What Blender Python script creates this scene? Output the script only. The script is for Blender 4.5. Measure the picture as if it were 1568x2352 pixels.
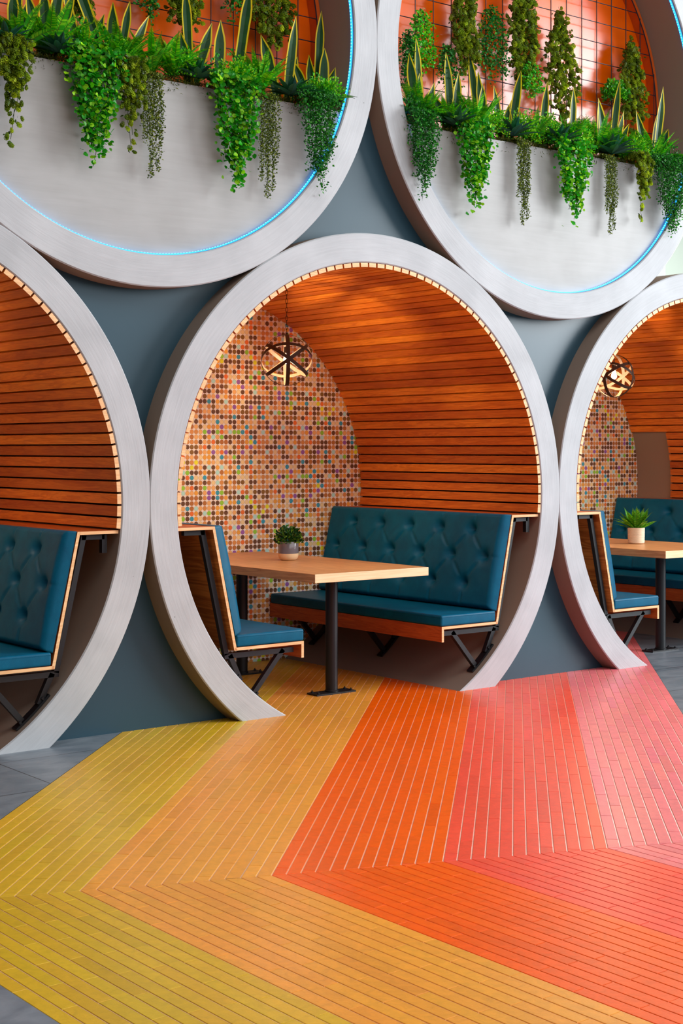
import bpy, bmesh, math, random
import numpy as np
from mathutils import Vector, Matrix

for o in list(bpy.data.objects):
    bpy.data.objects.remove(o)
S = bpy.context.scene
C = S.collection
PI = math.pi
R_ = math.radians

# ------------------------------------------------------------------ camera
cam_d = bpy.data.cameras.new('camera')
cam = bpy.data.objects.new('camera', cam_d)
C.objects.link(cam)
cam.location = (-5.3888, -6.4869, 1.445)
cam.rotation_euler = (PI/2, 0, -0.6689)
cam_d.sensor_fit = 'HORIZONTAL'
cam_d.sensor_width = 36
cam_d.lens = 36*3399.4/1568
cam_d.shift_y = (1031.3-1176)/1568
cam_d.clip_start = 0.1
S.camera = cam

# ------------------------------------------------------------------ light
S.view_settings.view_transform = 'Standard'
S.view_settings.look = 'None'
S.view_settings.exposure = 0.22
S.view_settings.gamma = 1.0
S.view_settings.use_curve_mapping = False

wd = bpy.data.worlds.new('world')
S.world = wd
wd.use_nodes = True
nt = wd.node_tree
bg = nt.nodes['Background']
# overcast daylight: brighter overhead, dim at and below the horizon
tc = nt.nodes.new('ShaderNodeTexCoord')
sp = nt.nodes.new('ShaderNodeSeparateXYZ')
nt.links.new(tc.outputs['Generated'], sp.inputs[0])
rp = nt.nodes.new('ShaderNodeValToRGB')
rp.color_ramp.elements[0].position = 0.42
rp.color_ramp.elements[0].color = (0.16, 0.15, 0.145, 1)
rp.color_ramp.elements[1].position = 0.75
rp.color_ramp.elements[1].color = (0.80, 0.88, 0.98, 1)
mr = nt.nodes.new('ShaderNodeMapRange')
mr.inputs['From Min'].default_value = -1
mr.inputs['From Max'].default_value = 1
nt.links.new(sp.outputs['Z'], mr.inputs['Value'])
nt.links.new(mr.outputs[0], rp.inputs[0])
nt.links.new(rp.outputs[0], bg.inputs[0])
bg.inputs[1].default_value = 0.17


def area(name, loc, target, sx, sy, power, col):
    d = bpy.data.lights.new(name, 'AREA')
    d.shape = 'RECTANGLE'
    d.size = sx
    d.size_y = sy
    d.energy = power
    d.color = col
    o = bpy.data.objects.new(name, d)
    C.objects.link(o)
    o.location = loc
    o.rotation_euler = (Vector(target)-Vector(loc)).to_track_quat('-Z', 'Y').to_euler()
    return o


# tall shop windows: to the right of the booths, and behind the camera
area('window_daylight', (10.5, -6.3, 4.6), (1.0, 0, 2.0), 6.0, 5.4, 1750, (0.93, 0.97, 1.0))
area('glass_front', (1.0, -11.0, 4.5), (0.5, 0, 2.6), 13.0, 3.6, 290, (0.94, 0.97, 1.0))
area('overhead_fill', (-0.5, -5.0, 6.8), (0.3, -1.5, 0.0), 8.0, 3.0, 190, (1.0, 0.99, 0.97))  # added overhead fill with no known source, brightens floor more than walls
# bright glazing beyond the right end of the booths
area('end_window', (11.5, 2.6, 3.2), (3.5, -3.5, 0.4), 4.0, 5.0, 1300, (0.95, 1.0, 0.98))


# ------------------------------------------------------------------ colours
def lin(c):
    return c/12.92 if c <= 0.04045 else ((c+0.055)/1.055)**2.4


def rgb(r, g, b):
    return (lin(r/255), lin(g/255), lin(b/255))


def mat(name, col, rough=0.5, spec=0.5, metal=0.0):
    m = bpy.data.materials.new(name)
    m.use_nodes = True
    b = m.node_tree.nodes['Principled BSDF']
    b.inputs['Base Color'].default_value = (*col, 1)
    b.inputs['Roughness'].default_value = rough
    b.inputs['Specular IOR Level'].default_value = spec
    b.inputs['Metallic'].default_value = metal
    return m


class NB:
    """small helper to wire procedural nodes"""
    def __init__(s, m):
        s.t = m.node_tree
        s.b = s.t.nodes['Principled BSDF']

    def n(s, kind, **kw):
        x = s.t.nodes.new('ShaderNode'+kind)
        for k, v in kw.items():
            setattr(x, k, v)
        return x

    def l(s, a, b):
        s.t.links.new(a, b)

    def coord(s, scale=(1, 1, 1), rot=(0, 0, 0), which='Object'):
        tc = s.n('TexCoord')
        mp = s.n('Mapping')
        mp.inputs['Scale'].default_value = scale
        mp.inputs['Rotation'].default_value = rot
        s.l(tc.outputs[which], mp.inputs[0])
        return mp.outputs[0]

    def noise(s, vec, scale=5, detail=4, rough=0.5, dist=0):
        x = s.n('TexNoise')
        x.inputs['Scale'].default_value = scale
        x.inputs['Detail'].default_value = detail
        x.inputs['Roughness'].default_value = rough
        x.inputs['Distortion'].default_value = dist
        s.l(vec, x.inputs['Vector'])
        return x.outputs[0]

    def math(s, op, a, b=None, c=None):
        x = s.n('Math', operation=op)
        for i, v in enumerate((a, b, c)):
            if v is None:
                continue
            if isinstance(v, (int, float)):
                x.inputs[i].default_value = v
            else:
                s.l(v, x.inputs[i])
        return x.outputs[0]

    def ramp(s, fac, stops, interp='LINEAR'):
        x = s.n('ValToRGB')
        cr = x.color_ramp
        cr.interpolation = interp
        while len(cr.elements) < len(stops):
            cr.elements.new(0.5)
        for e, (p, c) in zip(cr.elements, stops):
            e.position = p
            e.color = (*c, 1)
        s.l(fac, x.inputs[0])
        return x.outputs[0]

    def mix(s, fac, a, b, blend='MIX'):
        x = s.n('Mix', data_type='RGBA', blend_type=blend)
        for inp, v in ((x.inputs[0], fac), (x.inputs[6], a), (x.inputs[7], b)):
            if isinstance(v, (int, float)):
                inp.default_value = v
            elif isinstance(v, tuple):
                inp.default_value = (*v, 1)
            else:
                s.l(v, inp)
        return x.outputs[2]

    def bump(s, h, strength=0.3, dist=0.005):
        x = s.n('Bump')
        x.inputs['Strength'].default_value = strength
        x.inputs['Distance'].default_value = dist
        s.l(h, x.inputs['Height'])
        s.l(x.outputs[0], s.b.inputs['Normal'])


def g3(v):
    return (v, v, v)


# concrete with circular trowel marks (object origin sits in the ring's centre)
def concrete(name, c0, c1, polar=True, rough=0.62):
    m = mat(name, c0, rough, 0.3)
    N = NB(m)
    tc = N.n('TexCoord')
    if polar:
        sx = N.n('SeparateXYZ')
        N.l(tc.outputs['Object'], sx.inputs[0])
        ang = N.math('ARCTAN2', sx.outputs['Z'], sx.outputs['X'])
        rad = N.math('SQRT', N.math('ADD', N.math('POWER', sx.outputs['X'], 2.0), N.math('POWER', sx.outputs['Z'], 2.0)))
        cv = N.n('CombineXYZ')
        N.l(N.math('MULTIPLY', ang, 4.0), cv.inputs[0])
        N.l(N.math('MULTIPLY', rad, 55.0), cv.inputs[1])
        N.l(N.math('MULTIPLY', sx.outputs['Y'], 9.0), cv.inputs[2])
        streak = N.noise(cv.outputs[0], 1.6, 6, 0.65, 0.4)
    else:
        mp = N.n('Mapping')
        mp.inputs['Scale'].default_value = (1.2, 6, 16)
        N.l(tc.outputs['Object'], mp.inputs[0])
        streak = N.noise(mp.outputs[0], 2.0, 6, 0.6, 0.6)
    big = N.noise(tc.outputs['Object'], 2.6, 3, 0.55)
    f = N.math('ADD', N.math('MULTIPLY', streak, 0.35), N.math('MULTIPLY', big, 0.65))
    col = N.ramp(f, [(0.30, c0), (0.70, c1)])
    vo = N.n('TexVoronoi')
    vo.inputs['Scale'].default_value = 5.5
    N.l(tc.outputs['Object'], vo.inputs['Vector'])
    spk = N.math('LESS_THAN', vo.outputs['Distance'], 0.022)
    col = N.mix(N.math('MULTIPLY', spk, 0.7), col, g3(0.08))
    N.l(col, N.b.inputs['Base Color'])
    N.bump(streak, 0.30 if polar else 0.08, 0.004)
    return m


M = {}
M['concrete'] = concrete('ring_concrete', rgb(168, 170, 173), rgb(196, 198, 201))
M['side'] = mat('ring_side_taupe', rgb(146, 128, 114), 0.6, 0.3)  # taupe inner, outer and rear faces, darker than the ring fronts
M['plate'] = concrete('plate_concrete', rgb(156, 155, 153), rgb(176, 176, 175), polar=False, rough=0.5)

m = mat('slate_paint', rgb(40, 70, 84), 0.38, 0.4)
N = NB(m)
N.bump(N.noise(N.coord((1, 1, 1)), 30, 3), 0.05, 0.003)
M['slate'] = m


def wood(name, ca, cb, axis='Y', rough=0.42, spec=0.4, scale=1.0, attr=False, bumpy=0.15):
    m = mat(name, ca, rough, spec)
    N = NB(m)
    sc = {'X': (1.0, 14, 14), 'Y': (14, 1.0, 14), 'Z': (14, 14, 1.0)}[axis]
    v = N.coord(tuple(a*scale for a in sc))
    if attr:
        at = N.n('Attribute', attribute_name='Col')
        ad = N.n('VectorMath', operation='MULTIPLY_ADD')
        N.l(at.outputs['Color'], ad.inputs[0])
        ad.inputs[1].default_value = (37, 91, 53)
        N.l(v, ad.inputs[2])
        v = ad.outputs[0]
    a = N.noise(v, 1.6, 5, 0.6, 1.2)
    bnd = N.math('SINE', N.math('MULTIPLY', a, 34.0))
    fine = N.noise(v, 7, 3, 0.6, 0.2)
    f = N.math('ADD', N.math('ADD', N.math('MULTIPLY', bnd, 0.13), N.math('MULTIPLY', fine, 0.6)), 0.16)
    col = N.ramp(f, [(0.25, cb), (0.75, ca)])
    if attr:
        sep = N.n('SeparateColor')
        N.l(at.outputs['Color'], sep.inputs[0])
        tint = N.ramp(sep.outputs[0], [(0.0, (0.62, 0.50, 0.42)), (0.35, (0.9, 0.86, 0.8)), (0.65, (1.0, 1.0, 1.0)), (1.0, (1.12, 1.3, 1.25))])
        col = N.mix(1.0, col, tint, 'MULTIPLY')
    N.l(col, N.b.inputs['Base Color'])
    N.bump(fine, bumpy, 0.002)
    return m


M['slat'] = wood('stained_slat', rgb(238, 138, 40), rgb(198, 96, 18), 'Y', 0.40, 0.4, 1.0, attr=True)
M['ply'] = wood('orange_plywood', rgb(205, 104, 44), rgb(166, 74, 26), 'Y', 0.38, 0.4)
M['plyback'] = wood('plywood_back', rgb(214, 138, 66), rgb(150, 84, 32), 'Y', 0.55, 0.3, 0.5)
M['edge'] = wood('pale_wood_edge', rgb(250, 208, 158), rgb(232, 176, 122), 'X', 0.5, 0.3)
M['table'] = wood('oak_top', rgb(228, 172, 112), rgb(192, 132, 78), 'Y', 0.36, 0.4, 0.8)
M['table_edge'] = wood('ash_edge', rgb(248, 222, 178), rgb(232, 196, 146), 'X', 0.45, 0.35, 0.7)
M['dark'] = mat('slat_backing', rgb(34, 20, 14), 0.9, 0.1)
M['steel'] = mat('black_steel', rgb(22, 24, 28), 0.42, 0.4)
M['bronze'] = mat('bronze_band', rgb(62, 42, 28), 0.6, 0.25)
M['wire'] = mat('dark_wire', rgb(40, 34, 40), 0.5, 0.3)

m = mat('teal_leather', rgb(0, 78, 108), 0.44, 0.16)
N = NB(m)
vo = N.n('TexVoronoi')
vo.inputs['Scale'].default_value = 260
N.l(N.coord(), vo.inputs['Vector'])
wr = N.noise(N.coord((1, 1, 1)), 9, 4, 0.6, 0.5)
N.l(N.ramp(wr, [(0.3, rgb(0, 80, 110)), (0.7, rgb(0, 95, 126))]), N.b.inputs['Base Color'])
N.bump(N.math('ADD', N.math('MULTIPLY', vo.outputs[0], 0.25), wr), 0.18, 0.004)
M['leather'] = m

m = mat('orange_panel', rgb(236, 98, 0), 0.20, 0.5)
N = NB(m)
N.l(N.ramp(N.noise(N.coord(), 2.2, 4), [(0.3, rgb(228, 84, 0)), (0.7, rgb(238, 100, 0))]), N.b.inputs['Base Color'])
M['orange'] = m
M['orange_rim'] = mat('orange_rim', rgb(206, 84, 14), 0.45, 0.4)
M['soil'] = mat('potting_soil', rgb(28, 24, 18), 0.95, 0.1)


def emis(name, col, st):
    m = mat(name, (0, 0, 0), 0.6)
    b = m.node_tree.nodes['Principled BSDF']
    b.inputs['Emission Color'].default_value = (*col, 1)
    b.inputs['Emission Strength'].default_value = st
    return m


M['led'] = emis('blue_led', (0.012, 0.27, 0.95), 2.6)
M['led_dot'] = emis('led_chip', (0.10, 0.60, 1.0), 3.5)
M['bulb'] = emis('lamp_bulb', (1.0, 0.68, 0.34), 18)

# mosaic of small round discs, 34 mm pitch
m = mat('disc_mosaic', rgb(240, 205, 190), 0.45, 0.4)
N = NB(m)
tc = N.n('TexCoord')
sx = N.n('SeparateXYZ')
N.l(tc.outputs['Object'], sx.inputs[0])
P_ = 0.0338
u = N.math('DIVIDE', sx.outputs['X'], P_)
v = N.math('DIVIDE', sx.outputs['Z'], P_)
cu, cv_ = N.math('FLOOR', u), N.math('FLOOR', v)
fu = N.math('SUBTRACT', N.math('FRACT', u), 0.5)
fv = N.math('SUBTRACT', N.math('FRACT', v), 0.5)
d = N.math('SQRT', N.math('ADD', N.math('POWER', fu, 2.0), N.math('POWER', fv, 2.0)))
cell = N.n('CombineXYZ')
N.l(N.math('FLOORED_MODULO', cu, 17.0), cell.inputs[0])
N.l(N.math('FLOORED_MODULO', N.math('ADD', cv_, N.math('MULTIPLY', N.math('FLOOR', N.math('DIVIDE', cu, 17.0)), 9.0)), 29.0), cell.inputs[1])
wn = N.n('TexWhiteNoise', noise_dimensions='3D')
N.l(cell.outputs[0], wn.inputs['Vector'])
pal = [((74, 44, 24), .17), ((104, 72, 22), .10), ((150, 92, 40), .13), ((176, 120, 62), .10), ((226, 150, 92), .11), ((240, 176, 132), .08),
       ((248, 140, 50), .08), ((234, 96, 34), .05), ((118, 176, 44), .05), ((190, 200, 30), .025), ((8, 132, 158), .045), ((150, 200, 186), .035),
       ((120, 72, 148), .04), ((222, 20, 98), .02), ((128, 8, 52), .03), ((238, 190, 196), .03), ((40, 98, 170), .02), ((226, 60, 40), .02)]
stops = []
acc = 0
for c, w in pal:
    stops.append((acc, tuple(min(0.95, q*1.8) for q in rgb(*c))))
    acc += w
base = N.ramp(wn.outputs['Value'], stops, 'CONSTANT')
marb = N.noise(tc.outputs['Object'], 120, 3, 0.6, 1.5)
base = N.mix(N.math('MULTIPLY', N.math('SUBTRACT', marb, 0.38), 0.5), base, rgb(250, 190, 130), 'MIX')
base2 = N.mix(N.math('MULTIPLY', N.math('GREATER_THAN', d, 0.43), 0.55), base, rgb(60, 34, 20))
msk = N.math('LESS_THAN', d, 0.465)
col = N.mix(msk, rgb(255, 246, 238), base2)
N.l(col, N.b.inputs['Base Color'])
N.bump(N.math('MULTIPLY', N.math('SUBTRACT', 0.5, d), msk), 0.5, 0.004)
M['mosaic'] = m

# floor tile glaze: colour comes from the tile, light brush marks over it
m = mat('floor_tile', g3(0.5), 0.33, 0.32)
N = NB(m)
at = N.n('Attribute', attribute_name='Col')
ns = N.noise(N.coord((1, 1, 1)), 26, 4, 0.6, 0.8)
hv = N.ramp(ns, [(0.25, g3(0.86)), (0.75, g3(1.08))])
N.l(N.mix(1.0, at.outputs['Color'], hv, 'MULTIPLY'), N.b.inputs['Base Color'])
N.bump(N.noise(N.coord((30, 30, 30), (0, 0, 0.6)), 3, 3, 0.6, 1.2), 0.22, 0.002)
M['tile'] = m
m = mat('grout', rgb(236, 196, 172), 0.8, 0.2)
M['grout'] = m

m = mat('grey_floor', rgb(112, 122, 132), 0.32, 0.45)
N = NB(m)
sx = N.n('SeparateXYZ')
tc = N.n('TexCoord')
N.l(tc.outputs['Object'], sx.inputs[0])
fx = N.math('ABSOLUTE', N.math('SUBTRACT', N.math('FRACT', N.math('DIVIDE', N.math('ADD', sx.outputs['X'], 2.41+0.6), 1.2)), 0.5))
fy = N.math('ABSOLUTE', N.math('SUBTRACT', N.math('FRACT', N.math('DIVIDE', N.math('ADD', sx.outputs['Y'], 0.775+0.3), 0.6)), 0.5))
jt = N.math('MAXIMUM', N.math('LESS_THAN', fx, 0.0022), N.math('LESS_THAN', fy, 0.0042))
cl = N.ramp(N.noise(N.coord((1, 2.2, 1)), 3.2, 6, 0.6, 1.0), [(0.3, rgb(92, 104, 114)), (0.7, rgb(134, 142, 150))])
N.l(N.mix(jt, cl, rgb(52, 44, 42)), N.b.inputs['Base Color'])
M['greyfloor'] = m

m = mat('glazed_pot', rgb(120, 112, 116), 0.12, 0.6)
M['glaze'] = m
m = mat('bare_clay', rgb(238, 206, 160), 0.7, 0.3)
M['clay'] = m
m = mat('ribbed_pot', rgb(234, 212, 184), 0.65, 0.3)
M['ribpot'] = m
M['palewall'] = mat('pale_wall', rgb(150, 158, 148), 0.8, 0.2)
M['frame_grey'] = mat('window_frame_grey', rgb(120, 126, 130), 0.5, 0.4)

m = bpy.data.materials.new('foliage')
m.use_nodes = True
N = NB(m)
at = N.n('Attribute', attribute_name='Col')
N.l(at.outputs['Color'], N.b.inputs['Base Color'])
N.b.inputs['Roughness'].default_value = 0.42
N.b.inputs['Specular IOR Level'].default_value = 0.25
tr = N.n('BsdfTranslucent')
N.l(N.mix(1.0, at.outputs['Color'], (1.1, 1.2, 0.5), 'MULTIPLY'), tr.inputs[0])
mx = N.n('MixShader')
mx.inputs[0].default_value = 0.28
out = [n for n in m.node_tree.nodes if n.type == 'OUTPUT_MATERIAL'][0]
N.l(N.b.outputs[0], mx.inputs[1])
N.l(tr.outputs[0], mx.inputs[2])
N.l(mx.outputs[0], out.inputs[0])
M['leaf'] = m


# ------------------------------------------------------------------ object helpers
def props(o, label=None, cat=None, group=None, kind=None):
    if label:
        o['label'] = label
    if cat:
        o['category'] = cat
    if group:
        o['group'] = group
    if kind:
        o['kind'] = kind
    return o


def empty(name, loc, label=None, cat=None, group=None):
    o = bpy.data.objects.new(name, None)
    o.empty_display_size = 0.1
    C.objects.link(o)
    o.location = loc
    return props(o, label, cat, group)


def copy_tree(o, parent=None):
    c = o.copy()
    C.objects.link(c)
    c.parent = parent
    for ch in o.children:
        copy_tree(ch, c)
    return c


class MB:
    """collects faces (with a material slot and an optional colour each) into one mesh"""
    def __init__(s):
        s.v = []
        s.f = []
        s.mi = []
        s.c = []

    def add(s, V, F, mi=0, col=None):
        b = len(s.v)
        s.v.extend([tuple(map(float, q)) for q in V])
        for k, f in enumerate(F):
            s.f.append([b+i for i in f])
            s.mi.append(mi[k] if isinstance(mi, (list, tuple)) else mi)
            s.c.append(col)

    def box(s, x0, x1, y0, y1, z0, z1, mi=0, col=None):
        V = [(x0, y0, z0), (x1, y0, z0), (x1, y1, z0), (x0, y1, z0), (x0, y0, z1), (x1, y0, z1), (x1, y1, z1), (x0, y1, z1)]
        F = [(0, 3, 2, 1), (4, 5, 6, 7), (0, 1, 5, 4), (1, 2, 6, 5), (2, 3, 7, 6), (3, 0, 4, 7)]
        s.add(V, F, mi, col)

    def prism_xz(s, poly, y0, y1, mi=0, mi_end=None, col=None):
        # polygon in (x, z), extruded along y
        area2 = sum(poly[i][0]*poly[(i+1) % len(poly)][1]-poly[(i+1) % len(poly)][0]*poly[i][1] for i in range(len(poly)))
        if area2 < 0:
            poly = poly[::-1]
        n = len(poly)
        V = [(x, y0, z) for x, z in poly]+[(x, y1, z) for x, z in poly]
        F = [tuple(range(n)), tuple(range(2*n-1, n-1, -1))]
        F += [(i, n+i, n+(i+1) % n, (i+1) % n) for i in range(n)]
        e = mi if mi_end is None else mi_end
        s.add(V, F, [e, e]+[mi]*n, col)

    def tube(s, pts, r, k=8, mi=0, closed=False, col=None, caps=True):
        pts = [Vector(p) for p in pts]
        n = len(pts)
        V = []
        up = None
        for i, p in enumerate(pts):
            if closed:
                t = (pts[(i+1) % n]-pts[i-1]).normalized()
            else:
                t = (pts[min(i+1, n-1)]-pts[max(i-1, 0)]).normalized()
            if up is None:
                up = Vector((0, 0, 1)) if abs(t.z) < 0.9 else Vector((1, 0, 0))
            a = (up-t*up.dot(t)).normalized()
            b = t.cross(a)
            up = a
            rr = r[i] if isinstance(r, (list, tuple)) else r
            for j in range(k):
                an = 2*PI*j/k
                V.append(p+a*math.cos(an)*rr+b*math.sin(an)*rr)
        F = []
        for i in range(n if closed else n-1):
            for j in range(k):
                i2 = (i+1) % n
                F.append((i*k+j, i*k+(j+1) % k, i2*k+(j+1) % k, i2*k+j))
        if not closed and caps:
            F.append(tuple(range(k-1, -1, -1)))
            F.append(tuple((n-1)*k+j for j in range(k)))
        s.add(V, F, mi, col)

    def bar(s, a, b, w, h, side=(0, 1, 0), mi=0):
        # rectangular bar from a to b; h along 'side', w across
        a, b = Vector(a), Vector(b)
        t = (b-a).normalized()
        sd = Vector(side)
        sd = (sd-t*sd.dot(t)).normalized()
        q = t.cross(sd)
        V = []
        for p in (a, b):
            for i, j in ((-1, -1), (1, -1), (1, 1), (-1, 1)):
                V.append(p+q*w/2*i+sd*h/2*j)
        F = [(3, 2, 1, 0), (4, 5, 6, 7)]+[(i, (i+1) % 4, 4+(i+1) % 4, 4+i) for i in range(4)]
        s.add(V, F, mi)

    def lathe(s, prof, cx=0, cy=0, k=40, mi=0):
        V = []
        for r, z in prof:
            for j in range(k):
                a = 2*PI*j/k
                V.append((cx+r*math.cos(a), cy+r*math.sin(a), z))
        F = []
        mis = []
        for i in range(len(prof)-1):
            for j in range(k):
                F.append((i*k+j, i*k+(j+1) % k, (i+1)*k+(j+1) % k, (i+1)*k+j))
        s.add(V, F, mi)

    def blocks(s, T, TF, pos, X, Y, Z, sc, cols, fcol=None, mi=0):
        """instances of a small template (k,3) baked into this mesh"""
        T = np.asarray(T, float)
        sc = np.asarray(sc, float).reshape(-1, 1, 1)
        W = pos[:, None, :]+sc*(T[None, :, 0:1]*X[:, None, :]+T[None, :, 1:2]*Y[:, None, :]+T[None, :, 2:3]*Z[:, None, :])
        b = len(s.v)
        k = len(T)
        s.v.extend(map(tuple, W.reshape(-1, 3).tolist()))
        for i in range(len(pos)):
            o = b+i*k
            c = cols[i]
            for q, f in enumerate(TF):
                s.f.append([o+j for j in f])
                s.mi.append(mi)
                if fcol is None:
                    s.c.append(c)
                else:
                    g = fcol[q]
                    s.c.append((c[0]*g[0], c[1]*g[1], c[2]*g[2]))

    def build(s, name, mats, parent=None, smooth=False, loc=None, angle=None):
        me = bpy.data.meshes.new(name)
        me.from_pydata(s.v, [], s.f)
        if not isinstance(mats, (list, tuple)):
            mats = [mats]
        for q in mats:
            me.materials.append(M[q])
        me.polygons.foreach_set('material_index', s.mi)
        if any(c is not None for c in s.c):
            ca = me.color_attributes.new('Col', 'FLOAT_COLOR', 'CORNER')
            ln = np.array([len(f) for f in s.f])
            cc = np.array([(*c, 1.0) if c is not None else (1, 1, 1, 1) for c in s.c], dtype=np.float32)
            ca.data.foreach_set('color', np.repeat(cc, ln, axis=0).ravel())
        if smooth:
            me.polygons.foreach_set('use_smooth', [True]*len(s.f))
            if angle:
                me.set_sharp_from_angle(angle=R_(angle))
        me.update()
        o = bpy.data.objects.new(name, me)
        C.objects.link(o)
        if parent:
            o.parent = parent
        if loc:
            o.location = loc
        return o


def bevel(o, w, seg=2, ang=40):
    """bake a bevel into the mesh"""
    bm = bmesh.new()
    bm.from_mesh(o.data)
    bmesh.ops.remove_doubles(bm, verts=bm.verts, dist=1e-5)
    ed = [e for e in bm.edges if len(e.link_faces) == 2 and e.calc_face_angle(0) > R_(ang)]
    bmesh.ops.bevel(bm, geom=ed, offset=w, segments=seg, profile=0.6, affect='EDGES')
    bm.to_mesh(o.data)
    bm.free()
    return o


def clip(poly, planes):
    """keep the part of a 2-D polygon with nx*x+ny*y >= d for every (nx, ny, d)"""
    for nx, ny, dd in planes:
        out = []
        n = len(poly)
        for i in range(n):
            a, b = poly[i], poly[(i+1) % n]
            da, db = nx*a[0]+ny*a[1]-dd, nx*b[0]+ny*b[1]-dd
            if da >= 0:
                out.append(a)
            if (da >= 0) != (db >= 0):
                t = da/(da-db)
                out.append((a[0]+(b[0]-a[0])*t, a[1]+(b[1]-a[1])*t))
        poly = out
        if len(poly) < 3:
            return []
    return poly


# ------------------------------------------------------------------ layout
D = 2.992            # spacing of the rings
ZC = 1.17            # height of the lower ring centres
RO, RI = 1.5, 1.334
YB = 1.77            # mosaic wall behind the booths
RINGS = {'M': (0, ZC), 'L': (-D, ZC), 'R': (D, ZC), 'UL': (-D/2, ZC+2.598), 'UR': (D/2, ZC+2.598)}

# ------------------------------------------------------------------ floor
random.seed(4)
fl = MB()
P0 = (-2.46, -2.404)
Nu = (1.0, 2.414)
du = Nu[0]*P0[0]+Nu[1]*P0[1]
UP = (Nu[0], Nu[1], du)              # above the chevron seam
DN = (-Nu[0], -Nu[1], -du)
cuts = [-1.72, -0.90, -0.06, 0.745, 1.57, 2.385]
band = [rgb(220, 174, 38), rgb(242, 160, 56), rgb(255, 98, 0), rgb(252, 86, 58), rgb(246, 126, 128)]


def lowx(c):
    return -2.46+0.7071*(c+0.056)


big = [(-9, -7.5), (9, -7.5), (9, YB+0.02), (-9, YB+0.02)]
# grey slabs left and right of the tile carpet (flush with the tiles), grout bed under the tiles
s2 = math.sqrt(2)
for pl, z, mi in (([UP, (-1, 1, -cuts[0])], 0, 0), ([UP, (1, -1, cuts[-1])], 0, 0), ([DN, (-1, 0, -lowx(cuts[0]))], 0, 0), ([DN, (1, 0, lowx(cuts[-1]))], 0, 0),
                  ([UP, (1, -1, cuts[0]), (-1, 1, -cuts[-1])], -0.0021, 1), ([DN, (1, 0, lowx(cuts[0])), (-1, 0, -lowx(cuts[-1]))], -0.0021, 1)):
    pg = clip(big, pl)
    if pg:
        fl.add([(x, y, z) for x, y in pg], [tuple(range(len(pg)))], mi)
LT, SH, GAP = 0.357, 0.17, 0.0011


RG = 0.0007


def put_tile(rect, planes, col):
    pg = clip(rect, planes)
    if len(pg) < 3:
        return
    cx = sum(p[0] for p in pg)/len(pg)
    cy = sum(p[1] for p in pg)/len(pg)
    if cx > 6 or cx < -7:
        return

    def inset(g):
        out = []
        n = len(pg)
        # move every edge inwards by g
        hp = []
        for i in range(n):
            a, b = pg[i], pg[(i+1) % n]
            ex, ey = b[0]-a[0], b[1]-a[1]
            L = math.hypot(ex, ey)
            if L < 1e-6:
                continue
            nx, ny = -ey/L, ex/L
            if nx*(cx-a[0])+ny*(cy-a[1]) < 0:
                nx, ny = -nx, -ny
            hp.append((nx, ny, nx*a[0]+ny*a[1]+g))
        return hp
    outer = clip(pg, inset(GAP))
    inner = clip(pg, inset(GAP+0.0012))
    if len(outer) < 3 or len(inner) != len(outer):
        if len(outer) >= 3:
            fl.add([(x, y, 0) for x, y in outer], [tuple(range(len(outer)))], 2, col)
        return
    n = len(outer)
    V = [(x, y, -0.0026) for x, y in outer]+[(x, y, -0.0010) for x, y in outer]+[(x, y, 0) for x, y in inner]
    ar = sum(outer[i][0]*outer[(i+1) % n][1]-outer[(i+1) % n][0]*outer[i][1] for i in range(n))
    F = []
    for r in (0, 1):
        for i in range(n):
            j = (i+1) % n
            F.append((r*n+i, r*n+j, (r+1)*n+j, (r+1)*n+i) if ar > 0 else (r*n+j, r*n+i, (r+1)*n+i, (r+1)*n+j))
    F.append(tuple(range(2*n, 3*n)) if ar > 0 else tuple(range(3*n-1, 2*n-1, -1)))
    fl.add(V, F, 2, col)


for b in range(5):
    c0, c1 = cuts[b], cuts[b+1]
    for r in range(12):
        ca, cb = c0+(c1-c0)*r/12, c0+(c1-c0)*(r+1)/12
        k0 = b*12+r
        drift = 1.0-0.05*math.sin(r/12*PI*1.2)

        def colr():
            q = band[b]
            w = random.gauss(1, 0.035)*drift
            h = random.gauss(0, 0.03)
            return (min(1, q[0]*w), min(1, q[1]*w*(1+h)), min(1, q[2]*w*(1-h)))
        # upper region: rows run along (1,1); t is the distance along
        t = -6.0+(k0*SH) % LT
        while t < 6.5:
            R4 = []
            for c, tt in ((ca+RG*s2, t), (cb-RG*s2, t), (cb-RG*s2, t+LT), (ca+RG*s2, t+LT)):
                # x - y = c ; x + y = tt*sqrt2
                R4.append(((tt*s2+c)/2, (tt*s2-c)/2))
            put_tile(R4, [UP, (0, -1, -YB)], colr())
            t += LT
        xa, xb = lowx(ca), lowx(cb)
        y = -7.5+(k0*SH) % LT
        while y < -1.5:
            put_tile([(xa+RG, y), (xb-RG, y), (xb-RG, y+LT), (xa+RG, y+LT)], [DN, (0, 1, -7.0)], colr())
            y += LT
o = fl.build('floor', ['greyfloor', 'grout', 'tile'])
props(o, 'floor of narrow tiles in yellow, amber, orange, coral and pink chevrons, grey slabs beside', 'floor', kind='structure')


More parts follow.
